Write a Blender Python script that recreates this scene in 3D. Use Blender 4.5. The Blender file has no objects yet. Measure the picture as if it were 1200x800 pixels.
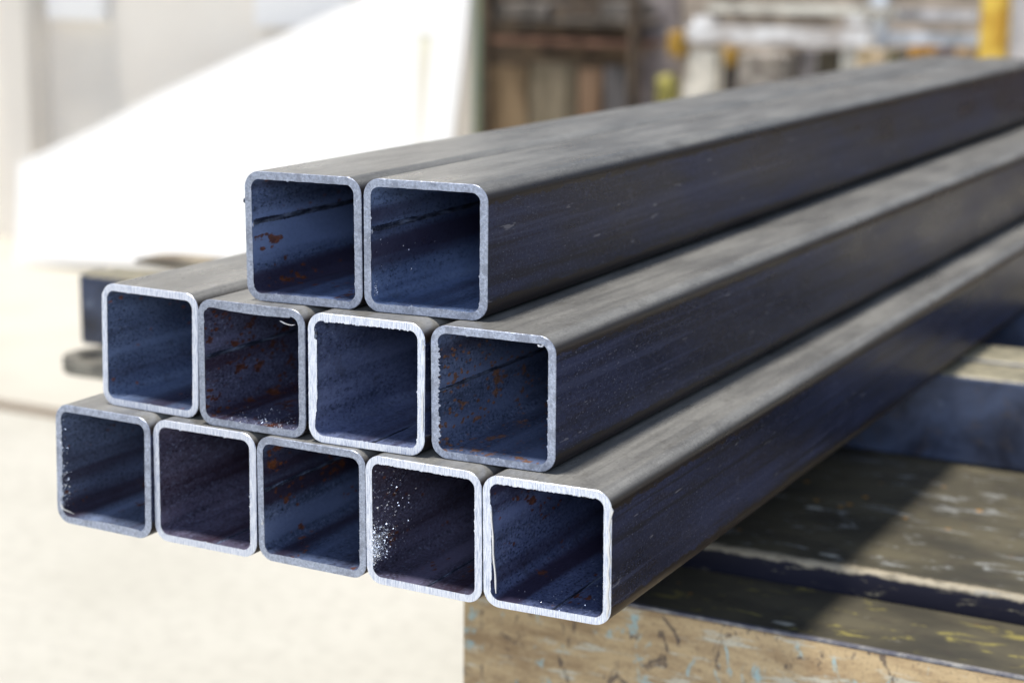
import bpy, bmesh, math, random
from mathutils import Vector, Matrix, noise
random.seed(7)
R = math.radians
sc = bpy.context.scene
col = sc.collection
Z0 = 0.8                      # the tubes rest 0.8 m above the floor

# ------------------------------------------------------------------ node helpers
class G:
    """one procedural material"""
    def __init__(s, name, rough=.5, metal=0., spec=.5):
        s.m = bpy.data.materials.new(name); s.m.use_nodes = True
        s.nt = s.m.node_tree; s.b = s.nt.nodes['Principled BSDF']
        s.b.inputs['Roughness'].default_value = rough
        s.b.inputs['Metallic'].default_value = metal
        s.b.inputs['Specular IOR Level'].default_value = spec
        s.tc = s.nt.nodes.new('ShaderNodeTexCoord')
    def n(s, t, **k):
        x = s.nt.nodes.new('ShaderNode' + t)
        for a, v in k.items(): setattr(x, a, v)
        return x
    def put(s, sock, v):
        if v is None: return
        if hasattr(v, 'links') or isinstance(v, bpy.types.NodeSocket): s.nt.links.new(v, sock)
        else:
            try: sock.default_value = v
            except Exception: sock.default_value = (*v, 1) if len(v) == 3 else v
    def map(s, scale=(1, 1, 1), loc=(0, 0, 0)):
        m = s.n('Mapping'); m.inputs['Scale'].default_value = scale; m.inputs['Location'].default_value = loc
        s.put(m.inputs['Vector'], s.tc.outputs['Object']); return m.outputs[0]
    def noise(s, scale=(1, 1, 1), loc=(0, 0, 0), detail=4, rough=.55, dist=0):
        t = s.n('TexNoise'); t.inputs['Scale'].default_value = 1
        t.inputs['Detail'].default_value = detail; t.inputs['Roughness'].default_value = rough
        t.inputs['Distortion'].default_value = dist
        s.put(t.inputs['Vector'], s.map(scale, loc)); return t.outputs['Fac']
    def voro(s, scale, loc=(0, 0, 0)):
        t = s.n('TexVoronoi'); t.inputs['Scale'].default_value = 1
        s.put(t.inputs['Vector'], s.map(scale, loc)); return t.outputs['Distance']
    def ramp(s, f, a, b, lo=0., hi=1.):
        t = s.n('MapRange', interpolation_type='SMOOTHSTEP')
        s.put(t.inputs['Value'], f)
        for i, v in (('From Min', a), ('From Max', b), ('To Min', lo), ('To Max', hi)): t.inputs[i].default_value = v
        return t.outputs['Result']
    def math(s, op, a, b=None, c=None):
        t = s.n('Math', operation=op)
        for i, v in enumerate((a, b, c)): s.put(t.inputs[i], v)
        return t.outputs[0]
    def mix(s, f, a, b, mode='MIX'):
        t = s.n('Mix', data_type='RGBA', blend_type=mode)
        s.put(t.inputs[0], f)
        for i, v in ((6, a), (7, b)):
            if isinstance(v, tuple): t.inputs[i].default_value = (*v[:3], 1)
            else: s.put(t.inputs[i], v)
        return t.outputs[2]
    def xyz(s, out='Object'):
        t = s.n('SeparateXYZ'); s.put(t.inputs[0], s.tc.outputs[out]); return t.outputs
    def bump(s, f, dist, strength=1.):
        t = s.n('Bump'); t.inputs['Distance'].default_value = dist; t.inputs['Strength'].default_value = strength
        s.put(t.inputs['Height'], f); s.put(s.b.inputs['Normal'], t.outputs[0])
    def color(s, c):
        if isinstance(c, tuple): s.b.inputs['Base Color'].default_value = (*c[:3], 1)
        else: s.put(s.b.inputs['Base Color'], c)
        return s
    def rough(s, f): s.put(s.b.inputs['Roughness'], f); return s

def plain(name, c, c2, scale=(3, 3, 3), rough=.7, a=.35, b=.65, bump=0.):
    g = G(name, rough); f = g.noise(scale, detail=6)
    g.color(g.mix(g.ramp(f, a, b), c, c2))
    if bump: g.bump(f, bump)
    return g.m

# ------------------------------------------------------------------ mesh helpers
def link(name, bm, mats, parent=None, smooth=False):
    me = bpy.data.meshes.new(name); bm.normal_update(); bm.to_mesh(me); bm.free()
    for m in (mats if isinstance(mats, (list, tuple)) else [mats]): me.materials.append(m)
    if smooth:
        for p in me.polygons: p.use_smooth = True
        me.set_sharp_from_angle(angle=R(35))
    o = bpy.data.objects.new(name, me); col.objects.link(o)
    if parent: o.parent = parent
    return o
def tag(o, label=None, cat=None, group=None, kind=None):
    for k, v in (('label', label), ('category', cat), ('group', group), ('kind', kind)):
        if v: o[k] = v
    return o
def empty(name, loc=(0, 0, 0), rz=0, **k):
    o = bpy.data.objects.new(name, None); col.objects.link(o); o.empty_display_size = .1
    o.location = loc; o.rotation_euler = (0, 0, rz); return tag(o, **k)
def box(bm, lo, hi, bev=0., seg=2, rot=None, piv=None):
    c = [(a + b) / 2 for a, b in zip(lo, hi)]; d = [b - a for a, b in zip(lo, hi)]
    t = bmesh.new(); bmesh.ops.create_cube(t, size=1)
    bmesh.ops.scale(t, vec=d, verts=t.verts)
    if bev: bmesh.ops.bevel(t, geom=t.edges[:], offset=bev, segments=seg, profile=.5, affect='EDGES')
    M = Matrix.Translation(c)
    if rot is not None:
        pv = Vector(piv if piv else c); M = Matrix.Translation(pv) @ rot @ Matrix.Translation(-pv) @ M
    bmesh.ops.transform(t, matrix=M, verts=t.verts)
    off = {v: bm.verts.new(v.co) for v in t.verts}
    for f in t.faces: bm.faces.new([off[v] for v in f.verts])
    t.free(); return bm
def B(lo, hi, bev=0., **k): return box(bmesh.new(), lo, hi, bev, **k)
def prism(pts, y0, y1, lean=0., base=0.):
    """polygon in x,z extruded from y0 to y1, leaning back about z = base"""
    bm = bmesh.new()
    A = [bm.verts.new((x, y0 + (z - base) * lean, z)) for x, z in pts]
    C = [bm.verts.new((x, y1 + (z - base) * lean, z)) for x, z in pts]
    bm.faces.new(A); bm.faces.new(C[::-1]); n = len(pts)
    for i in range(n): bm.faces.new((A[i], C[i], C[(i + 1) % n], A[(i + 1) % n]))
    bmesh.ops.recalc_face_normals(bm, faces=bm.faces); return bm

# ------------------------------------------------------------------ camera
CAM = Vector((.9629, -1.1172, .4646))
yaw, pitch, roll = R(-27.6742), R(-12.0505), R(.5708)
fw = Vector((math.sin(yaw) * math.cos(pitch), math.cos(yaw) * math.cos(pitch), math.sin(pitch)))
rt = Vector((math.cos(yaw), -math.sin(yaw), 0)); up = rt.cross(fw)
rt, up = math.cos(roll) * rt + math.sin(roll) * up, -math.sin(roll) * rt + math.cos(roll) * up
cd = bpy.data.cameras.new('camera'); cam = bpy.data.objects.new('camera', cd); col.objects.link(cam)
M = Matrix((rt, up, -fw)).transposed().to_4x4(); M.translation = CAM + Vector((0, 0, Z0)); cam.matrix_world = M
cd.lens = 36 * 2142.35 / 1200; cd.sensor_width = 36; cd.clip_end = 500; cd.clip_start = .05
cd.dof.use_dof = True; cd.dof.focus_distance = 1.335; cd.dof.aperture_fstop = 4.5; cd.dof.aperture_blades = 0
sc.camera = cam
def ony(px, py, y):          # where the sight line of a spot in the photo meets the plane at depth y
    d = fw + ((px - 600) * rt - (py - 400) * up) / 2142.35
    p = CAM + d * ((y - CAM.y) / d.y); return p.x, p.z + Z0

# ------------------------------------------------------------------ light
SUN_DIR = Vector((-.10, -.13, 1)).normalized()          # towards the sun: nearly overhead
el = math.asin(SUN_DIR.z); az = math.atan2(SUN_DIR.x, SUN_DIR.y)
w = bpy.data.worlds.new('World'); sc.world = w; w.use_nodes = True
sk = w.node_tree.nodes.new('ShaderNodeTexSky'); sk.sky_type = 'NISHITA'; sk.sun_disc = False
sk.sun_elevation = el; sk.sun_rotation = az; sk.air_density = 1.0; sk.dust_density = 1.0; sk.ozone_density = 1.0
bg = w.node_tree.nodes['Background']; bg.inputs['Strength'].default_value = .058
w.node_tree.links.new(sk.outputs[0], bg.inputs['Color'])
sd = bpy.data.lights.new('sun', 'SUN'); sd.energy = 4.5; sd.angle = R(8); sd.color = (1, .95, .87)
so = bpy.data.objects.new('sun', sd); col.objects.link(so)
so.rotation_euler = SUN_DIR.to_track_quat('Z', 'Y').to_euler(); so.location = (0, 0, 6)
ld = bpy.data.lights.new('assumed_cool_fill', 'AREA'); ld.shape = 'RECTANGLE'; ld.size = 5.6; ld.size_y = 4.2; ld.energy = 760; ld.color = (.70, .80, 1.0)
lo = bpy.data.objects.new('assumed_cool_fill', ld); col.objects.link(lo); lo.location = (4.4, -10.1, 5.3)     # unseen lamp added behind camera: assumed cool fill for cut ends and tube insides
lo.rotation_euler = (lo.location - Vector((.3, .1, .95))).to_track_quat('Z', 'Y').to_euler()
sc.view_settings.view_transform = 'Standard'; sc.view_settings.look = 'None'; sc.view_settings.exposure = 0

# ------------------------------------------------------------------ materials of the tubes
def outer_mat(seed):
    g = G('mill_scale_outside', .42, 0, .16); L = (seed * 3.1, seed * 1.7, seed * .9)
    x, y, z = g.xyz()
    geo = g.n('NewGeometry'); sn = g.n('SeparateXYZ'); g.put(sn.inputs[0], g.tc.outputs['Normal'])
    big = g.noise((18, 5, 18), L, 6, .6); fine = g.noise((520, 300, 520), L, 4, .7)
    streak = g.noise((150, 2.2, 150), L, 6, .65); blot = g.noise((70, 9, 70), L, 9, .72, .4)
    c = g.mix(g.ramp(big, .35, .7), (.009, .012, .032), (.028, .036, .086))
    c = g.mix(g.ramp(blot, .50, .66, 0, .45), c, (.020, .015, .018))
    c = g.mix(g.ramp(fine, .52, .72, 0, .7), c, (.070, .078, .13)); c = g.mix(g.ramp(fine, .48, .34, 0, .7), c, (.010, .010, .016))
    c = g.mix(g.ramp(streak, .52, .66, 0, .6), c, (.045, .054, .108)); c = g.mix(g.ramp(streak, .47, .36, 0, .7), c, (.010, .011, .018))
    c = g.mix(g.ramp(g.noise((640, 420, 640), L, 2, .5), .66, .74, 0, .7), c, (.20, .21, .27))
    c = g.mix(g.ramp(g.noise((110, 60, 110), (L[0], L[2], L[1]), 9, .8), .56, .66, 0, .5), c, (.060, .070, .125))
    c = g.mix(g.ramp(g.noise((900, 30, 240), (L[2], L[0], L[1]), 2, .5), .70, .74, 0, .55), c, (.22, .22, .25))
    # rounded corners rubbed brown, with a ragged boundary
    h = .0499
    ax = g.math('ABSOLUTE', x); az_ = g.math('ABSOLUTE', g.math('SUBTRACT', z, h))
    edge = g.math('MINIMUM', ax, az_)
    edge = g.math('ADD', edge, g.math('MULTIPLY', g.math('SUBTRACT', g.noise((150, 45, 150), L, 9, .8), .5), .020))
    c = g.mix(g.ramp(edge, .0352, .0362, 0, .92), c, (.022, .016, .013))
    # pale dust and wear on what faces up, lightened to paint in bright reflections
    up_ = g.ramp(sn.outputs[2], .35, .80)
    dust_sheen = g.mix(g.ramp(g.noise((34, 7, 34), L, 7, .62), .3, .7), (.17, .168, .160), (.31, .305, .285))
    dust_sheen = g.mix(g.ramp(streak, .48, .64, 0, .4), dust_sheen, (.13, .127, .12))
    dust_sheen = g.mix(g.ramp(fine, .56, .70, 0, .5), dust_sheen, (.42, .41, .39)); dust_sheen = g.mix(g.ramp(fine, .46, .34, 0, .35), dust_sheen, (.07, .066, .058))
    dust_sheen = g.mix(g.ramp(g.noise((48, 26, 48), (L[1], L[2], L[0]), 9, .75), .54, .64, 0, .35), dust_sheen, (.095, .088, .078))
    c = g.mix(g.math('MULTIPLY', up_, .93), c, dust_sheen)
    # a few pale scuffs
    sc_ = g.math('MULTIPLY', g.ramp(g.noise((40, 14, 40), (L[1], L[0], L[2]), 8, .7), .69, .74), .6)
    c = g.mix(sc_, c, (.30, .30, .31))
    g.color(c)
    g.put(g.b.inputs['Specular IOR Level'], g.ramp(sn.outputs[2], .1, .5, .10, .85))
    g.rough(g.ramp(big, .3, .7, .25, .38))
    g.bump(g.math('ADD', g.math('MULTIPLY', fine, .4), blot), .00025, .45)
    return g.m
def inner_mat(seed, tint=(.040, .060, .120), tint2=(.075, .105, .19), rust=0., rscale=140, rcol=(.13, .045, .018), rz=None):
    g = G('mill_scale_inside', .42, .25, .5); L = (seed * 2.3 + 5, seed * 1.1, seed * .7)
    big = g.noise((22, 9, 22), L, 6, .6); fine = g.noise((520, 300, 520), L, 3, .6)
    streak = g.noise((150, 3, 150), L, 5, .6, .1)
    c = g.mix(g.ramp(big, .3, .7), tint, tint2)
    c = g.mix(g.ramp(streak, .50, .66, 0, .35), c, tuple(v * .5 for v in tint))
    c = g.mix(g.ramp(fine, .54, .70, 0, .5), c, (.13, .16, .24)); c = g.mix(g.ramp(fine, .48, .34, 0, .8), c, tuple(v * .3 for v in tint))
    c = g.mix(g.ramp(g.noise((60, 40, 60), L, 7, .7, .4), .55, .68, 0, .6), c, (tint[0] * .7, tint[1] * .6, tint[2] * .5))
    sheen_bands = g.noise((30, 1.0, 30), (L[1], L[0], L[2]), 3, .5)  # lengthwise bands paint the walls' blue sheen and darker shade into the colour
    c = g.mix(g.ramp(sheen_bands, .34, .52, .88, 0), c, (tint[0] * .34 + .004, tint[1] * .22, tint[2] * .22))
    c = g.mix(g.ramp(sheen_bands, .53, .68, 0, .75), c, tuple(min(.4, v * 1.35) for v in tint2))
    if rust:
        v = g.voro((rscale, rscale * .55, rscale), L)
        patch = g.noise((45, 22, 45), (L[2], L[0], L[1]), 3)
        rag = g.noise((330, 190, 330), L, 5, .7)
        d = g.math('ADD', v, g.math('MULTIPLY', g.math('SUBTRACT', rag, .5), 1.1))
        k = g.math('MULTIPLY', g.ramp(d, .34, .28), g.ramp(patch, .64 - rust * .34, .67 - rust * .34))
        v3 = g.voro((rscale * 2.6, rscale * 1.3, rscale * 2.6), (L[1], L[1], L[0]))
        k3 = g.math('MULTIPLY', g.ramp(g.math('ADD', v3, g.math('MULTIPLY', g.math('SUBTRACT', rag, .5), .9)), .30, .24), g.ramp(patch, .60 - rust * .34, .66 - rust * .34))
        k = g.math('MAXIMUM', k, k3)
        rc = g.mix(g.ramp(rag, .35, .65), tuple(q * .35 for q in rcol), rcol)
        c = g.mix(g.math('MULTIPLY', k, .92), c, rc)
    gain = g.n('VectorMath', operation='SCALE'); g.put(gain.inputs[0], c); gain.inputs['Scale'].default_value = 2.25
    g.color(gain.outputs[0]); g.rough(g.ramp(big, .3, .7, .26, .40))
    g.bump(g.math('ADD', fine, big), .0004, .5)
    return g.m
def cut_mat(seed, saw, bright):
    bright *= .90 if saw else .74
    g = G('saw_cut_steel', .42, .55, .5); L = (seed * 1.9, seed, seed * 2.7)
    if saw:
        f = g.noise((1300, 1, 95), L, 5, .7, .3); f2 = g.noise((160, 1, 60), L, 4, .6)
        c = g.mix(g.ramp(f, .36, .57), tuple(bright * v for v in (.50, .57, .75)), tuple(bright * v for v in (.93, .97, 1.08)))
        c = g.mix(g.ramp(f2, .62, .75, 0, .5), c, (.34, .36, .44)); g.bump(f, .0002, .5)
    else:
        f = g.noise((430, 1, 430), L, 6, .75, .3); f2 = g.noise((75, 1, 75), L, 6, .65)
        c = g.mix(g.ramp(f, .35, .65), tuple(bright * v for v in (.38, .43, .56)), tuple(bright * v for v in (.68, .75, .92)))
        c = g.mix(g.ramp(f2, .48, .62, 0, .7), c, tuple(bright * v for v in (.30, .33, .42)))
        c = g.mix(g.ramp(g.noise((700, 1, 700), L, 3, .7), .62, .68, 0, .9), c, (.85, .90, 1.0)); c = g.mix(g.ramp(g.noise((240, 1, 240), (L[2], 0, L[0]), 6, .8), .56, .64, 0, .6), c, (.13, .145, .20)); g.bump(f, .0003, .6)
    g.color(c); g.rough(g.ramp(f, .3, .7, .34, .5)); return g.m
gm = G('bright_burr', .3, .7); gm.color(gm.mix(gm.noise((900, 900, 900)), (.7, .73, .8), (.97, .98, 1))); BURR = gm.m
gm = G('weld_bead', .4, 0, .5); gm.color(gm.mix(gm.ramp(gm.noise((300, 40, 300), detail=5), .4, .7), (.014, .018, .034), (.16, .20, .30)))
gm.bump(gm.noise((500, 150, 500)), .0004, .8); WELD = gm.m

# ------------------------------------------------------------------ the tubes
W = .0998; RO = .0130; T = .0056; RI = RO - T
NS, NC = 84, 12
def perimeter():
    """(x, z on the outside, x, z on the inside, side, fraction); origin at the middle of the base"""
    out = []; h = W / 2; a = h - RO
    for s, (ox, oz, dx, dz) in enumerate(((-a, h, 1, 0), (h, a, 0, -1), (a, -h, -1, 0), (-h, -a, 0, 1))):
        nx, nz = ((0, 1), (1, 0), (0, -1), (-1, 0))[s]
        for i in range(NS):
            t = i / NS; x = ox + dx * 2 * a * t; z = oz + dz * 2 * a * t
            out.append((x, z + h, x - nx * T, z - nz * T + h, s, t))
        cx, cz = ((a, a), (a, -a), (-a, -a), (-a, a))[s]; a0 = (90, 0, -90, 180)[s]
        for i in range(NC):
            q = R(a0 - 90 * i / NC); ex, ez = math.cos(q), math.sin(q)
            out.append((cx + RO * ex, cz + RO * ez + h, cx + RI * ex, cz + RI * ez + h, s + 4, i / NC))
    return out
PER = perimeter(); NP = len(PER)
TOP, RIGHT, BOTTOM, LEFT = 0, 1, 2, 3

def tube(label, x, y, row, slope, tilt, length, seed, saw, bright, inner, seam=None, burrs=None, wave=.00015):
    """x: left edge at the cut; y: where the cut is; tilt: how far the cut runs out of square across and up"""
    bk = 0.; burrs = burrs or {}; rnd = random.Random(seed)
    def fy(px, pz): return tilt[0] * (px / W) + tilt[1] * (pz / W - .5)
    DEP = .0006
    bm = bmesh.new()
    ys = [DEP, .02, .06, .15, .3, .6, 1.0, 1.5, length]
    rings = []
    sag = [(rnd.uniform(-1, 1), rnd.uniform(-1, 1)) for _ in range(4)]
    for k, yy in enumerate(ys):
        o_, i_ = [], []
        for (ox, oz, ix, iz, s, t) in PER:
            e = fy(ox, oz) if k < 4 else 0
            # rolled walls are never dead flat
            d = .00022 * noise.noise((seed * 3.3 + s * 5, yy * 2.4, t * 2)) * (1 if s < 4 else 0) * (0 if k == 0 else 1)
            nx, nz = (((0, 1), (1, 0), (0, -1), (-1, 0))[s] if s < 4 else (0, 0))
            d = -abs(d)
            o_.append(bm.verts.new((ox + nx * d, yy + e, oz + nz * d)))
            i_.append(bm.verts.new((ix + nx * d, yy + (fy(ix, iz) if k < 4 else 0), iz + nz * d)))
        rings.append((o_, i_))
    for (o0, i0), (o1, i1) in zip(rings, rings[1:]):
        for j in range(NP):
            n = (j + 1) % NP
            bm.faces.new((o0[j], o0[n], o1[n], o1[j])).material_index = 0
            bm.faces.new((i0[n], i0[j], i1[j], i1[n])).material_index = 1
    o1, i1 = rings[-1]
    for j in range(NP):
        n = (j + 1) % NP; bm.faces.new((o1[j], o1[n], i1[n], i1[j])).material_index = 0
    bmesh.ops.recalc_face_normals(bm, faces=bm.faces)
    o = link('square_tube', bm, [outer_mat(seed), inner], smooth=True)
    o.location = (x + W / 2, y, Z0 + row * .1002 + .0002); o.rotation_euler = (0, 0, -slope)
    tag(o, label, 'steel tube', 'square steel tubes stacked in three rows')
    # the sawn end with its burrs
    bm = bmesh.new(); L0, L1, L2, L3 = [], [], [], []
    for j, (ox, oz, ix, iz, s, t) in enumerate(PER):
        ax, az_ = ix - ox, iz - oz; l = math.hypot(ax, az_); ax /= l; az_ /= l
        jo = .00035 + .0002 * noise.noise((ox * 260, oz * 260, seed)) + .00012 * rnd.random()
        b = wave * (1 + noise.noise((ix * 130, iz * 130, seed + 9))) + .0002 * rnd.random() * rnd.random()
        f = burrs.get(s)
        if f: b += f(t, rnd)
        if rnd.random() < .012: bk = rnd.uniform(.0004, .0011)
        b += bk; bk *= .45
        L0.append(bm.verts.new((ox, DEP + fy(ox, oz), oz)))
        L1.append(bm.verts.new((ox + ax * jo, fy(ox, oz) - .0001 * rnd.random(), oz + az_ * jo)))
        L2.append(bm.verts.new((ix + ax * b, fy(ix, iz) - .0002 * rnd.random(), iz + az_ * b)))
        L3.append(bm.verts.new((ix, DEP + fy(ix, iz), iz)))
    for A, C in ((L0, L1), (L1, L2), (L2, L3)):
        for j in range(NP):
            n = (j + 1) % NP; bm.faces.new((A[j], A[n], C[n], C[j]))
    bmesh.ops.recalc_face_normals(bm, faces=bm.faces)
    link('cut_end', bm, cut_mat(seed, saw, bright), o)
    # weld seam: a low bead on the inside of the left or bottom wall
    if seam:
        side, t, wd, hg = seam; bm = bmesh.new(); prev = None; h = W / 2
        for k in range(260):
            yy = .0012 + (k / 259) ** 2 * min(1.2, length - .05)
            jw = 1 + .5 * noise.noise((yy * 420, seed, 0)); off = .0006 * noise.noise((yy * 30, seed, 4))
            ring = []
            for q in range(7):
                a = math.pi * q / 6; u = -math.cos(a) * wd * jw + off; v = math.sin(a) * hg * jw * (1 + .25 * rnd.random()) - .0001
                if side == LEFT: ring.append(bm.verts.new((-h + T + v, yy + fy(-h + T, W * (1 - t)), W * (1 - t) + u)))
                else: ring.append(bm.verts.new((-h + W * t + u, yy + fy(-h + W * t, 0), T + v)))
            if prev:
                for q in range(6): bm.faces.new((prev[q], prev[q + 1], ring[q + 1], ring[q]))
            prev = ring
        bmesh.ops.recalc_face_normals(bm, faces=bm.faces)
        link('weld_seam', bm, WELD, o, True)
    return o
def chip(parent, pts, name='burr', wd=.0008, th=.0006, mat=None):
    """a sliver of torn steel: a bent strip through pts (x, y, z in the tube's own space)"""
    bm = bmesh.new(); prev = None; rnd = random.Random(len(pts) * 7 + int(1e5 * abs(pts[0][0])))
    for k, p in enumerate(pts):
        s = (.35 if k in (0, len(pts) - 1) else 1) * (1 + .4 * (rnd.random() - .5)); x, y, z = p
        r = [bm.verts.new((x + a * wd * s, y + b * th * s, z)) for a, b in ((-1, -1), (1, -1), (1, 1), (-1, 1))]
        if prev:
            for q in range(4): bm.faces.new((prev[q], prev[(q + 1) % 4], r[(q + 1) % 4], r[q]))
        else: bm.faces.new(r[::-1])
        prev = r
    bm.faces.new(prev); bmesh.ops.recalc_face_normals(bm, faces=bm.faces)
    return link(name, bm, mat or BURR, parent)
def filings(name, parent_tube, spots, label, n, seed, size=.0005):
    """loose bright saw filings lying against a tube's wall; spots: wall, centre fraction, spread, depth"""
    bm = bmesh.new(); rnd = random.Random(seed); h = W / 2
    for _ in range(n):
        wall, t, sp, dep = rnd.choice(spots); u = rnd.gauss(t, sp); yy = abs(rnd.gauss(0, dep)) + .001
        if not .1 < u < .93: continue
        s = size * rnd.uniform(.35, 1.25) * (1.4 if rnd.random() < .1 else 1)
        if wall == LEFT: c = Vector((-h + T + s * .3, yy, W * (1 - u)))
        else: c = Vector((-h + W * u, yy, T + s * .3))
        q = Matrix.Rotation(rnd.random() * 6.28, 3, Vector((rnd.random() - .5, rnd.random() - .5, rnd.random() - .5)).normalized())
        v = [bm.verts.new(c + q @ (Vector(k) * s * rnd.uniform(.6, 1.5))) for k in ((1, 0, -.6), (-.6, .9, -.6), (-.6, -.9, -.6), (0, 0, 1))]
        for f in ((0, 1, 2), (0, 3, 1), (1, 3, 2), (2, 3, 0)): bm.faces.new([v[i] for i in f])
    o = link(name, bm, BURR); o.location = parent_tube.location; o.rotation_euler = parent_tube.rotation_euler
    return tag(o, label, 'metal filings', kind='stuff')

def comb(a): return lambda t, r: a * r.random() ** 1.6
def swell(t0, t1, a): return lambda t, r: a * max(0., math.sin(math.pi * min(1, max(0, (t - t0) / (t1 - t0))))) ** .7 + .00015 * r.random()
PUR, PUR2 = (.040, .036, .060), (.075, .068, .105)
DK, DK2 = (.030, .042, .078), (.060, .080, .140)
sT, sM = -.0089, .0045
t1 = tube('upper left tube of the top pair, with rust flecks below its inner weld seam', .1410, .0143, 2, sT, (.0066, -.001), 1.93, 1, 0, .95,
          inner_mat(1, rust=.22, rscale=60), (LEFT, .40, .0021, .0012), {BOTTOM: swell(0, 1, .0006)}, .0004)
t2 = tube('right tube of the top pair, clean and blue inside', .2418, .0238, 2, sT, (.0083, 0), 1.93, 2, 0, 1.,
          inner_mat(2, (.045, .07, .14), (.085, .12, .21)), (LEFT, .385, .0021, .0012), {BOTTOM: swell(0, 1, .0004)}, .0004)
m1 = tube('leftmost tube of the middle row, bright rim and set back from its neighbour', -.0052, .0104, 1, sM, (-.0036, .0034), 2.05, 3, 1, 1.02,
          inner_mat(3, (.050, .070, .125), (.085, .115, .19), rust=.16, rscale=70, rcol=(.25, .09, .05)))
m2 = tube('second tube of the middle row, dull grey rim, rust blotches along its seam', .1024, -.0015, 1, sM, (.0004, .0009), 2.1, 4, 0, .88,
          inner_mat(4, (.034, .034, .060), (.060, .066, .115), rust=.46, rscale=80, rcol=(.085, .030, .015)), (LEFT, .47, .0017, .0011), {TOP: swell(.05, 1.1, .0017)}, .0003)
m3 = tube('third tube of the middle row, bright white rim with thick burr on its left', .2056, -.0014, 1, sM, (.0033, .0009), 2.0, 5, 1, 1.12,
          inner_mat(5, (.042, .054, .105), (.078, .096, .17)), (BOTTOM, .56, .0012, .0006),
          {LEFT: lambda t, r: .0021 * min(1, t * 3) * (1 if t < .9 else 0) + .0003 * r.random(), TOP: comb(.0009)})
m4 = tube('rightmost tube of the middle row, many orange rust flakes inside', .3084, .0059, 1, sM, (.004, -.0015), 2.1, 6, 0, 1.12,
          inner_mat(6, DK, DK2, rust=.50, rscale=85, rcol=(.19, .095, .052)), (LEFT, .50, .0015, .0009), {LEFT: comb(.0026)})
b1 = tube('leftmost tube of the bottom row, bright specks down its inner left edge', -.0408, -.0094, 0, 0, (-.0029, .0034), 2.1, 7, 0, 1.05,
          inner_mat(7, (.050, .065, .105), (.090, .115, .18), rust=.05), None, {LEFT: comb(.0016), BOTTOM: swell(-.2, .8, .0014)})
b2 = tube('second tube of the bottom row, purplish brown inside without rust', .0594, -.0075, 0, 0, (-.0009, .0015), 2.0, 8, 1, .95,
          inner_mat(8, PUR, PUR2), (BOTTOM, .60, .0012, .0006))
b3 = tube('third tube of the bottom row, dull rim, weld seam across its inner wall', .1597, -.0074, 0, 0, (-.0016, -.0003), 2.15, 9, 0, 1.,
          inner_mat(9, DK, DK2, rust=.2, rscale=80), (LEFT, .44, .0015, .0010), {BOTTOM: swell(-.2, 1.2, .0007)})
b4 = tube('fourth tube of the bottom row, splash of white filings inside at lower left', .2611, -.0121, 0, 0, (-.0024, -.0015), 2.05, 10, 1, 1.06,
          inner_mat(10, (.034, .030, .048), (.060, .056, .090), rust=.12, rscale=80), (BOTTOM, .53, .0012, .0007), {TOP: comb(.0006)})
b5 = tube('rightmost tube of the bottom row, white rim with a long sliver inside', .3618, -.0113, 0, 0, (.0039, -.0029), 2.1, 11, 1, 1.12,
          inner_mat(11, (.037, .048, .100), (.067, .086, .165), rust=.12, rscale=85), (BOTTOM, .55, .0012, .0006),
          {TOP: comb(.0008), LEFT: lambda t, r: .0010 * (1 if .1 < t < .88 else .2) + .0002 * r.random()})
h = W / 2
# torn slivers and chips on single tubes
chip(b5, [(-h + T + .0010 + .0046 * (k / 14) ** 1.2, -.0016 - .0005 * math.sin(k), .076 - .0645 * k / 14) for k in range(15)], wd=.0006)
chip(b5, [(h - .0006 + .0006 * math.sin(k * 1.7), -.0006, .086 - .078 * k / 18) for k in range(19)], wd=.0007)
chip(b5, [(h + .0004, -.0012, .090), (h + .0012, -.001, .087), (h + .0006, -.0008, .083)], wd=.001)
chip(m3, [(-h + T + .0012, -.001, .0875), (-h + T + .0024, -.0018, .085), (-h + T + .0016, -.0012, .0815), (-h + T + .0008, -.001, .079)], wd=.0012, mat=WELD)
chip(m3, [(h - .0004, -.0008, .089), (h + .0012, -.0012, .085), (h + .0002, -.0008, .081)], wd=.0008)
chip(m3, [(h - .0003, -.0006, .05 - .03 * k / 6) for k in range(7)], wd=.0007)
chip(m2, [(h - .021, -.001, .0900), (h - .016, -.0016, .0885), (h - .011, -.0014, .0878), (h - .008, -.001, .0885)], wd=.0014, th=.0009)
chip(m4, [(h - .013, -.0012, .0938), (h - .0105, -.0018, .0925), (h - .0085, -.0012, .0945)], wd=.0014)
chip(t1, [(-h - .0010, .0006, .079), (-h - .0026, .000, .0772), (-h - .0030, .0004, .0748), (-h - .0018, .001, .0735)], wd=.0006, mat=WELD)
for tb, zz in ((t1, .0585), (t2, .0600), (b3, .031)):
    chip(tb, [(-h + T - .0006, -.001, zz + .0022), (-h + T + .0004, -.0016, zz), (-h + T - .0004, -.001, zz - .0022)], wd=.0009)
chip(b1, [(-h + T - .001, -.0008, .018), (-h + T + .0006, -.0014, .0145), (-h + T + .002, -.0014, .0120), (-h + T + .008, -.0012, .0105), (-h + T + .013, -.0008, .0092)], wd=.0011)
filings('metal_filings', b4, [(LEFT, .75, .055, .008), (LEFT, .77, .05, .012), (LEFT, .68, .05, .012), (LEFT, .72, .06, .006), (LEFT, .5, .22, .03)], 'bright splash of saw filings inside the fourth tube of the bottom row', 1000, 3, .00052)
filings('metal_filings', m2, [(BOTTOM, .5, .28, .03), (BOTTOM, .6, .2, .012)], 'fine filings on the floor of the rust blotched middle row tube', 170, 4, .0005)
filings('metal_filings', b1, [(LEFT, .72, .13, .006), (LEFT, .45, .2, .004)], 'filings along the inner left edge of the leftmost bottom tube', 120, 5, .0006)
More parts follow.
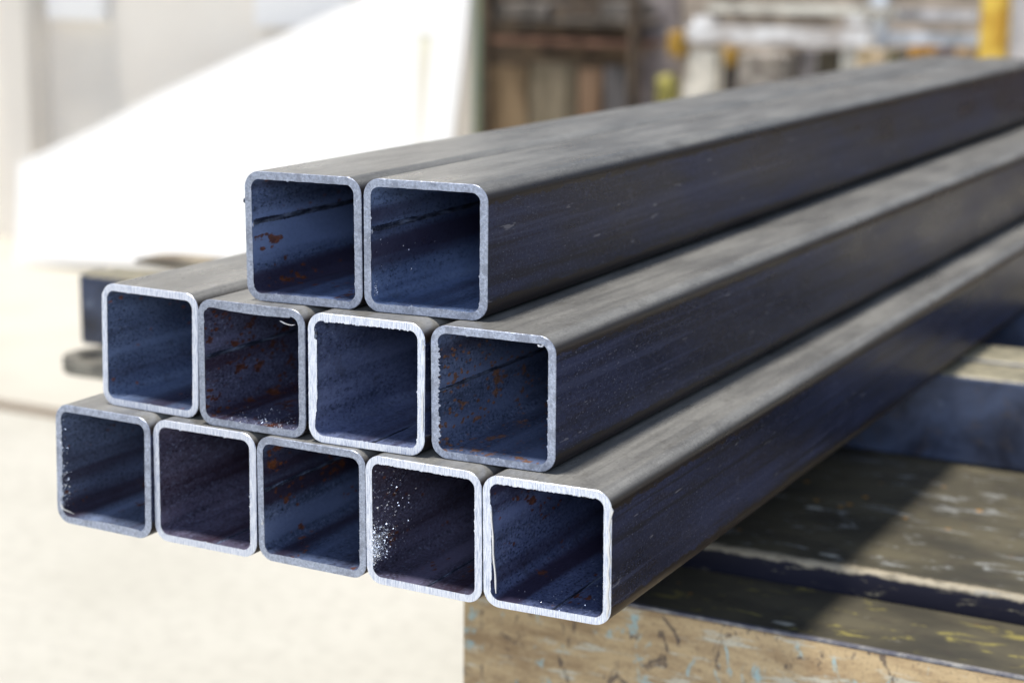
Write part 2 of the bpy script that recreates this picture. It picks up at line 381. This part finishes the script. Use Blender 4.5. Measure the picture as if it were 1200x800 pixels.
filings('metal_filings', b5, [(BOTTOM, .6, .25, .04)], 'thin scatter of filings on the floor of the nearest bottom tube', 60, 6, .0004)
filings('metal_filings', t2, [(LEFT, .85, .05, .003), (LEFT, .6, .3, .05)], 'sparse filings inside the right tube of the top pair', 70, 8, .0004)

# ------------------------------------------------------------------ what the tubes rest on
def beam_mat(dark=False):
    g = G('worn_beam_steel', .45, 0, .5); x, y, z = g.xyz()
    sn = g.n('SeparateXYZ'); g.put(sn.inputs[0], g.tc.outputs['Normal'])
    n1 = g.noise((11, 11, 15), (3, 1, 2), 9, .68, .5); n2 = g.noise((60, 60, 60), (1, 2, 3), 5)
    c = g.mix(g.ramp(n1, .3, .7), (.010, .013, .028), (.060, .080, .140))
    c = g.mix(g.ramp(n2, .55, .72, 0, .5), c, (.075, .060, .055))
    c = g.mix(g.ramp(g.noise((25, 25, 25), (7, 1, 0), 6), .62, .72, 0, .6), c, (.15, .18, .25))
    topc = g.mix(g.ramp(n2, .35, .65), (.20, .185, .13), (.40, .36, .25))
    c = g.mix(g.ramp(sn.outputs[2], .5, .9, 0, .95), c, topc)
    g.color(c); g.bump(n2, .001, .4); return g.m
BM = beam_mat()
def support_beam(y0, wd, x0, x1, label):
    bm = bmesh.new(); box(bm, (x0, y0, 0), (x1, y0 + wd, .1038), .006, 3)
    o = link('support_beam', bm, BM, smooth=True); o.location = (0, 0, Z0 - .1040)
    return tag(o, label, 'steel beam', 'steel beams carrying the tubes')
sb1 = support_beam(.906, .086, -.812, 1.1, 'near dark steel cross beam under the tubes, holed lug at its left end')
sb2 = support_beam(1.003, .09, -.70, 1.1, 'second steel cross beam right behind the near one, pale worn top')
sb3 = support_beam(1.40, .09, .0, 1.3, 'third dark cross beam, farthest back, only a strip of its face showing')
# lug: round ended foot plate with an oval hole under the left end of the beam
bm = bmesh.new(); N = 40; ro, top_, bot = .062, -.0006, -.0190; cx, cy = -.730, .868
O, I = [], []
for k in range(N):
    a = 2 * math.pi * k / N; c_, s_ = math.cos(a), math.sin(a)
    O.append((cx + (ro * c_ if c_ < 0 else .16 * c_ ** .35 if c_ > 0 else 0), cy + ro * 1.0 * s_))
    I.append((cx - .016 + .022 * c_, cy - .006 + .026 * s_))
lv = [[bm.verts.new((px, py, zz)) for px, py in P] for P in (O, I) for zz in (top_, bot)]
for k in range(N):
    n = (k + 1) % N
    for A, C in ((lv[0], lv[2]), (lv[3], lv[1]), (lv[1], lv[0]), (lv[2], lv[3])): bm.faces.new((A[k], A[n], C[n], C[k]))
bmesh.ops.recalc_face_normals(bm, faces=bm.faces)
lugm = plain('lug_steel', (.09, .085, .075), (.26, .245, .20), (30, 30, 30), .5)
link('mounting_lug', bm, lugm, sb1)
# half round end clamp standing on the second beam behind the lug
pts = [(-.80, 0), (-.80, .004)] + [(-.70 - .10 * math.cos(R(q)), .004 + .008 * math.sin(R(q))) for q in range(20, 161, 14)] + [(-.60, .004), (-.60, 0)]
ob = link('clamp_strap', prism([(px, pz + .1046) for px, pz in pts], 1.02, 1.07), plain('clamp_paint', (.22, .18, .13), (.40, .34, .25), (20, 20, 20)), sb2)

def table_mat(kind):
    g = G('table_' + kind, .5, 0, .22)
    n2 = g.noise((55, 55, 55), (4, 2, 3), 6, .65); fine = g.noise((300, 300, 300), (1, 1, 1), 4)
    if kind == 'rail':
        st = g.noise((9, 9, 40), (2, 0, 4), 10, .72, .3); bl = g.noise((34, 34, 52), (5, 3, 1), 10, .75, .3)
        c = g.mix(g.ramp(st, .38, .62), (.33, .225, .125), (.55, .41, .235))
        c = g.mix(g.ramp(bl, .50, .66, 0, .5), c, (.64, .50, .30))
        c = g.mix(g.ramp(g.noise((13, 13, 75), (9, 1, 6), 8, .7, .3), .55, .62, 0, .6), c, (.60, .62, .54))
        c = g.mix(g.ramp(g.noise((30, 30, 24), (2, 8, 8), 8, .7, .6), .57, .63, 0, .75), c, (.34, .54, .58))
        c = g.mix(g.ramp(g.noise((45, 45, 34), (0, 4, 9), 8, .7, 1.2), .57, .64, 0, .8), c, (.075, .060, .062))
        c = g.mix(g.ramp(fine, .52, .70, 0, .5), c, (.18, .12, .08)); g.rough(.62)
    elif kind == 'edge':
        c = g.mix(g.ramp(n2, .4, .7), (.12, .12, .15), (.36, .35, .33))
    else:
        bl = g.noise((6, 11, 10), (2, 1, 0), 6, .6)
        c = g.mix(g.ramp(bl, .3, .7), (.062, .058, .046), (.135, .120, .080))
        c = g.mix(g.ramp(n2, .5, .75, 0, .45), c, (.055, .042, .040))
        c = g.mix(g.ramp(g.noise((18, 44, 20), (8, 5, 2), 8, .7, .5), .56, .64, 0, .85), c, (.30, .31, .30) if kind == 'deck' else (.30, .26, .085))
        v = g.voro((38, 38, 38), (3, 3, 0)); pk = g.noise((6, 6, 6), (1, 9, 2), 2)
        c = g.mix(g.math('MULTIPLY', g.ramp(v, .16, .08), g.ramp(pk, .48, .56)), c, (.52, .26, .05))
        v2 = g.voro((16, 30, 16), (7, 1, 2))
        c = g.mix(g.math('MULTIPLY', g.ramp(g.math('ADD', v2, g.math('MULTIPLY', n2, .3)), .36, .24), g.ramp(g.noise((4, 4, 4), (3, 3, 8), 2), .5, .6)), c, (.50, .50, .44))
        if kind == 'deck':          # front edge of the plate rubbed pale, its face dark
            x, y, z = g.xyz()
            e = g.math('ADD', y, g.math('MULTIPLY', g.math('SUBTRACT', g.noise((24, 60, 60), (1, 6, 2), 9, .75), .5), .034))
            c = g.mix(g.math('MULTIPLY', g.ramp(e, .0125, .0085), g.ramp(g.noise((60, 140, 140), (2, 2, 5), 8, .75), .36, .52, .25, 1)), c, (.40, .35, .26))
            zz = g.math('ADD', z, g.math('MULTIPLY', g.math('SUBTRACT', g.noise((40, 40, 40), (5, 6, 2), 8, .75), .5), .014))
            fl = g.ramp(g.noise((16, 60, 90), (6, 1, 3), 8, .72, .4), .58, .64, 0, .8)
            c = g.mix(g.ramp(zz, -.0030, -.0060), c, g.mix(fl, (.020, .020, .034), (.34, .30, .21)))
        g.rough(g.ramp(bl, .3, .7, .34, .55))
    g.color(c); g.bump(n2, .0012, .5); return g.m
tb = empty('work_table', (.62, .60, 0), label='scarred steel work table with a peeling tan front rail at lower right', cat='work table')
def tpart(name, bm, m, loc, parent=tb, smooth=True):
    o = link(name, bm, m, parent, smooth); o.location = Vector(loc) - tb.location; return o
XL = ony(543, 700, .3625)[0]; XR = 1.75
tpart('deck_plate', B((0, 0, -.030), (XR - XL, 1.7, 0), .006, seg=4), table_mat('deck'), (XL, .497, Z0 - .1052))
tpart('trough', B((0, 0, -.02), (XR - XL, .145, 0)), table_mat('trough'), (XL, .3685, Z0 - .1325))
fr = tpart('front_rail', B((0, 0, -.22), (XR - XL, .006, 0), .0012), table_mat('rail'), (XL, .3625, Z0 - .1310))
e_ = link('rail_edge', B((.0, .0005, .0003), (XR - XL, .0062, .0032), .0008), table_mat('edge'), fr)
legm = plain('leg_steel', (.16, .12, .08), (.30, .24, .16), (20, 20, 20))
for lx in (XL + .02, XR - .10):
    for ly in (.372, 1.0):
        tpart('leg', B((lx, ly, .0), (lx + .08, ly + .08, Z0 - .1450), .003), legm, (0, 0, 0), smooth=False)
# ------------------------------------------------------------------ setting
g = G('pale_concrete', .75, 0, .3)
f = g.noise((1.3, 1.3, 1.3), detail=8); f2 = g.noise((30, 30, 30), detail=6)
c = g.mix(g.ramp(f, .3, .7), (.545, .53, .47), (.625, .61, .55)); c = g.mix(g.ramp(f2, .48, .62, 0, .35), c, (.43, .415, .37))
g.color(c); g.bump(f2, .004, .3); FLOOR = g.m
def quad(name, x0, x1, y0, y1, z, m):
    bm = bmesh.new(); bm.faces.new([bm.verts.new(v) for v in ((x0, y0, z), (x1, y0, z), (x1, y1, z), (x0, y1, z))])
    return link(name, bm, m)
tag(quad('floor', -150, 150, -150, 200, 0, FLOOR), kind='structure')
g = G('slab_concrete', .75); f = g.noise((2, 2, 2), detail=8)
sn = g.n('SeparateXYZ'); g.put(sn.inputs[0], g.tc.outputs['Normal'])
g.color(g.mix(g.ramp(sn.outputs[2], .2, .8), (.42, .33, .25), g.mix(g.ramp(f, .3, .7), (.56, .535, .465), (.63, .60, .53))))
tag(link('raised_slab', B((-9, 2.6, .0), (6, 12, .03), .004), g.m), kind='structure')
SL = .03

# back wall
WY = 4.80
wallm = plain('limewashed_wall', (.90, .84, .76), (.95, .91, .84), (1, 1, 1), .85)
x0, _ = ony(-250, 100, WY); x1, _ = ony(550, 100, WY)
tag(link('plaster_wall', B((x0 - 3, WY, SL + .001), (x1, WY + .03, 3.2)), wallm), 'cream plastered wall across the back left behind the white sheet', 'wall')
x0p, _ = ony(4, 100, 4.66); x1p, _ = ony(32, 100, 4.66)
tag(link('wall_pier', B((x0p, 4.66, SL + .001), (x1p, 4.795, 3.2)), plain('pier', (.86, .81, .74), (.92, .87, .80), (1, 1, 1))), 'pale grey upright pier at the far left edge', 'pier')
wm = plain('white_board', (.95, .95, .95), (.97, .97, .97), (1, 1, 1), .6)
for (pa, pb, bot_, lab) in ((54, 119, 23, 'small white board hung on the cream wall at upper left'), (298, 405, 32, 'white board on the cream wall above the slanted sheet')):
    xa, za = ony(pa, bot_, WY - .06); xb, _ = ony(pb, bot_, WY - .06)
    tag(link('wall_board', B((xa, WY - .06, za), (xb, WY - .01, za + .9), .004), wm), lab, 'board')
# the big white sheet leaning back
LEAN, SY = .30, 4.32
def onlean(px, py):
    d = fw + ((px - 600) * rt - (py - 400) * up) / 2142.35; o_ = CAM + Vector((0, 0, Z0))
    t = (SY + LEAN * (o_.z - SL) - o_.y) / (d.y - LEAN * d.z); p = o_ + d * t; return p.x, p.z
poly = [(16, 330), (22, 192), (110, 150), (180, 112), (300, 56), (400, 8), (470, -26), (549, -26), (543, 40), (526, 175), (520, 335), (480, 335), (493, 175), (507, 42), (489, 40), (489, 175), (484, 335)]
poly = [(15, 322), (21, 192), (110, 150), (180, 112), (300, 56), (400, 8), (470, -26), (552, -26), (545, 40), (528, 175), (518, 322), (483, 322), (494, 168), (507, 42), (490, 40), (489, 168), (476, 322)]
P = [onlean(*q) for q in poly]; P = [(px, max(pz, SL + .002)) for px, pz in P]
gsh = plain('white_sheet', (.95, .94, .92), (.97, .96, .94), (1, 1, 1), .5)
wsh = tag(link('white_sheet', prism(P, SY, SY + .02, LEAN, SL), gsh), 'big white slant-topped sheet leaning back, slotted near its right edge', 'sheet')
Pb = [onlean(*q) for q in ((488, 322), (500, 168), (512, 38), (485, 38), (485, 168), (470, 322))]; Pb = [(a, max(b, SL + .002)) for a, b in Pb]
link('slot_filler', prism(Pb, SY + .005, SY + .015, LEAN, SL), plain('pale_filler', (.74, .70, .58), (.84, .82, .66), (2, 2, 2)), wsh)  # added pale strip filling the open slot, which would otherwise lie in shadow
def pixbox(name, px0, px1, py0, py1, y, dy, m, parent=None, floor=False, bev=.004, **k):
    xa, za = ony(px0, py0, y); xb, zb = ony(px1, py1, y)
    z0 = SL + .001 if floor else zb
    return tag(link(name, B((xa, y, z0), (xb, y + dy, za), bev), m, parent), **k)
pixbox('green_post', 546, 561, -30, 150, 5.2, .015, plain('pale_green_paint', (.30, .42, .32), (.46, .46, .24), (3, 3, 2)), floor=True,
       label='pale green upright post just right of the white sheet', cat='post')
_plain = plain
def plain(name, c, c2, scale=(3, 3, 3), rough=.7, **k):
    return _plain(name, tuple(v * .62 for v in c), tuple(min(.9, v * 1.25) for v in c2), tuple(v * 3.2 for v in scale), rough, .32, .66)
# storage rack and clutter at the back right
brown = plain('rack_brown', (.06, .045, .035), (.13, .095, .065), (4, 4, 4)); rustm = plain('rust_red', (.16, .075, .05), (.24, .13, .09), (5, 5, 5))
greyb = plain('grey_brown', (.14, .125, .11), (.21, .19, .17), (4, 4, 4)); olive = plain('olive_board', (.13, .105, .065), (.24, .20, .14), (6, 6, 1.0), .8)
bkw = plain('dark_back', (.10, .075, .055), (.24, .175, .125), (1.4, 1.4, 1.4), .9)
xa, _ = ony(559, 100, 9.3); xb, _ = ony(2600, 100, 9.3)
tag(link('rear_wall', B((xa, 9.3, SL + .001), (xb, 9.5, 2.6)), bkw), 'shaded brown wall closing the back right behind the rack', 'wall')
RY = 6.0
rk = empty('storage_rack', (ony(655, 100, RY)[0], RY, SL), label='dark brown storage rack with a rusty shelf between green post and grey pillar', cat='rack')
def rpart(name, px0, px1, py0, py1, y, dy, m, floor=False):
    o = pixbox(name, px0, px1, py0, py1, y, dy, m, None, floor); o.parent = rk; o.matrix_parent_inverse = Matrix.Translation(-rk.location); return o
rpart('upright', 566, 572, -40, 0, RY, .06, brown, True); rpart('upright', 738, 745, -40, 0, RY, .06, brown, True)
rpart('shelf', 573, 737, 44, 56, RY + .01, .5, rustm); rpart('shelf', 573, 737, 24, 29, RY + .01, .5, greyb)
rpart('back_panel', 573, 737, -40, 0, RY + .55, .03, brown, True)
for i, (a, b, t_, m) in enumerate(((575, 640, 3, greyb), (648, 700, 8, brown), (704, 735, 2, greyb))):
    pixbox('crate', a, b, t_, 22, RY + .06, .3, m, label=('wide grey brown crate on the top shelf of the rack', 'dark brown crate in the middle of the top shelf of the rack', 'narrow grey crate at the right end of the top shelf of the rack')[i], cat='crate', group='crates on the rack')
for i, (a, b, t_, m) in enumerate(((574, 618, 76, plain('tan_board', (.20, .135, .075), (.28, .20, .12), (6, 6, 1))), (620, 676, 72, olive), (678, 706, 80, plain('orange_brown_board', (.19, .105, .055), (.25, .16, .10), (6, 6, 1))), (708, 736, 78, plain('slate_board', (.09, .085, .085), (.14, .13, .13), (6, 6, 1))))):
    pixbox('board', a, b, t_, 0, RY + .03, .04, m, None, True, label=('tan board standing under the rack shelf at its left end', 'wide olive board standing under the rack shelf', 'orange brown board standing right of the olive one under the shelf', 'slate grey board standing under the right end of the rack shelf')[i], cat='board', group='boards standing under the rack shelf')
pixbox('pillar', 747, 797, -40, 0, 6.4, .3, plain('mauve_grey', (.34, .29, .28), (.46, .40, .38), (2, 2, 2)), floor=True, label='mauve grey pillar between the rack and the white trestle', cat='pillar')
yel = plain('amber_paint', (.38, .22, .03), (.55, .32, .05), (5, 5, 5)); ylg = plain('yellow_green_paint', (.26, .23, .05), (.40, .36, .10), (5, 5, 5))
pixbox('amber_drum', 779, 799, 36, 68, 5.9, .10, yel, bev=.03, label='amber drum shape in front of the grey pillar', cat='drum')
pixbox('yellow_can', 766, 788, 88, 130, 5.9, .10, ylg, floor=True, bev=.03, label='yellow green upright canister at the foot of the grey pillar', cat='canister')
whit = plain('whitewashed_timber', (.80, .73, .68), (.90, .84, .78), (3, 3, 3)); beig = plain('beige_timber', (.62, .57, .49), (.76, .71, .63), (4, 4, 4))
TY = 5.0
tr = empty('timber_trestle', (ony(920, 60, TY)[0], TY, SL), label='whitewashed timber trestle with one splayed leg behind the tubes', cat='trestle')
def trpart(o): o.parent = tr; o.matrix_parent_inverse = Matrix.Translation(-tr.location); return o
trpart(pixbox('top_beam', 803, 1016, 30, 56, TY, .10, whit))
xa, za = ony(808, 58, TY); xb, zb = ony(838, 58, TY); xc, _ = ony(790, 120, TY); xd, zd = ony(836, 120, TY)
k_ = (za - SL) / (za - zd)
trpart(link('leg', prism([(xa, za), (xb, za), (xb + (xd - xb) * k_ * .3, SL + .001), (xa + (xc - xa) * k_ * .6, SL + .001)], TY + .01, TY + .09), plain('cream_timber', (.60, .56, .46), (.68, .63, .54), (4, 4, 4))))
xa, za = ony(985, 58, TY)
trpart(link('leg', B((xa, TY + .01, SL + .001), (xa + .09, TY + .09, za), .004), beig))
pixbox('timber_plank', 828, 1040, 5, 20, TY + .02, .12, beig, label='beige timber plank above the white trestle beam', cat='plank')
trpart(pixbox('stretcher', 812, 836, 20, 30, TY + .02, .08, whit)); trpart(pixbox('stretcher', 990, 1012, 20, 30, TY + .02, .08, whit))
pixbox('orange_box', 837, 862, 57, 78, TY + .5, .12, yel, floor=False, label='orange box under the left end of the trestle beam', cat='box')
darkm = plain('dark_gap', (.035, .028, .025), (.06, .05, .045), (4, 4, 4))
pixbox('dark_block', 836, 862, 78, 130, TY + .5, .3, darkm, floor=True, label='dark block for the shaded gap under the orange box behind the trestle leg', cat='crate')  # solid dark block standing in for the shade of a gap
sack = plain('sacking', (.34, .30, .26), (.44, .40, .36), (6, 6, 6))
pixbox('bale', 864, 914, 62, 130, TY + .45, .3, sack, floor=True, bev=.012, label='pale bale standing under the trestle beam', cat='bale')
pixbox('dark_gap_strip', 916, 934, 58, 130, TY + .6, .1, plain('gap_brown', (.07, .045, .02), (.10, .07, .04), (4, 4, 4)), floor=True, label='dark brown upright strip for the shaded gap right of the pale bale', cat='board')  # open gap under the trestle, its shade put in as a dark strip
pixbox('grey_locker', 936, 956, 58, 130, TY + .6, .2, plain('locker_grey', (.26, .24, .25), (.34, .32, .32), (4, 4, 4)), floor=True, label='grey upright locker between two dark gap strips', cat='locker')
pixbox('dark_gap_strip', 957, 979, 58, 130, TY + .6, .1, plain('gap_brown', (.045, .035, .025), (.07, .06, .04), (4, 4, 4)), floor=True, label='blackish upright strip for the shaded gap right of the grey locker', cat='board')  # second gap, likewise a dark-coloured strip in place of shade
bl = plain('blue_grey_paint', (.50, .55, .62), (.62, .66, .72), (4, 4, 4)); gr2 = plain('grey_pipe', (.36, .37, .40), (.50, .50, .52), (4, 4, 4))
rl = empty('steel_rail', (ony(1090, 50, TY)[0], TY, SL), label='blue grey steel railing with two bars right of the trestle', cat='railing')
def rlpart(o): o.parent = rl; o.matrix_parent_inverse = Matrix.Translation(-rl.location); return o
rlpart(pixbox('post', 1020, 1038, -30, 0, TY + .15, .06, bl, floor=True)); rlpart(pixbox('bar', 1039, 1146, 12, 26, TY + .16, .05, gr2)); rlpart(pixbox('bar', 1039, 1146, 38, 56, TY + .16, .05, bl))
pixbox('pale_box', 1004, 1028, 58, 84, TY - .2, .1, plain('straw', (.62, .46, .26), (.70, .56, .38), (5, 5, 5)), floor=True, label='straw coloured upright box at the foot of the blue grey post', cat='box')
pixbox('olive_box', 1040, 1054, 62, 120, TY + .35, .1, plain('olive', (.10, .09, .02), (.15, .13, .04), (5, 5, 5)), floor=True, label='olive box under the steel railing', cat='box')
pixbox('black_box', 1055, 1064, 60, 120, TY + .35, .1, darkm, floor=True, label='narrow black box between the olive and orange ones', cat='box')
pixbox('orange_crate', 1065, 1092, 54, 120, TY + .35, .12, plain('orange', (.55, .26, .03), (.65, .36, .08), (5, 5, 5)), floor=True, label='orange crate under the middle of the steel railing', cat='crate')
pixbox('dark_block', 1093, 1118, 58, 120, TY + .35, .12, plain('dusk', (.11, .08, .08), (.16, .12, .12), (5, 5, 5)), floor=True, label='dark purplish crate right of the orange crate', cat='crate')
pixbox('tan_crate', 1119, 1136, 54, 120, TY + .35, .12, plain('tan_orange', (.50, .31, .13), (.58, .40, .22), (5, 5, 5)), floor=True, label='small tan crate left of the yellow post', cat='crate')
pixbox('yellow_post', 1152, 1172, -30, 80, TY - .3, .1, plain('yellow_paint', (.90, .40, .02), (.80, .50, .08), (4, 4, 4)), floor=True, label='bright yellow post at the far right behind the tubes', cat='post')
pixbox('partition', 1178, 1215, -30, 80, TY + .2, .05, plain('pale_grey', (.48, .46, .46), (.58, .55, .54), (4, 4, 4)), floor=True, label='pale grey panel right of the yellow post', cat='panel')
pixbox('backing_board', 800, 1300, -30, 60, TY + 1.3, .04, plain('buff_board', (.30, .24, .18), (.50, .42, .34), (2.5, 2.5, 2.5)), floor=True, label='buff board fence behind the trestle and railing', cat='fence')
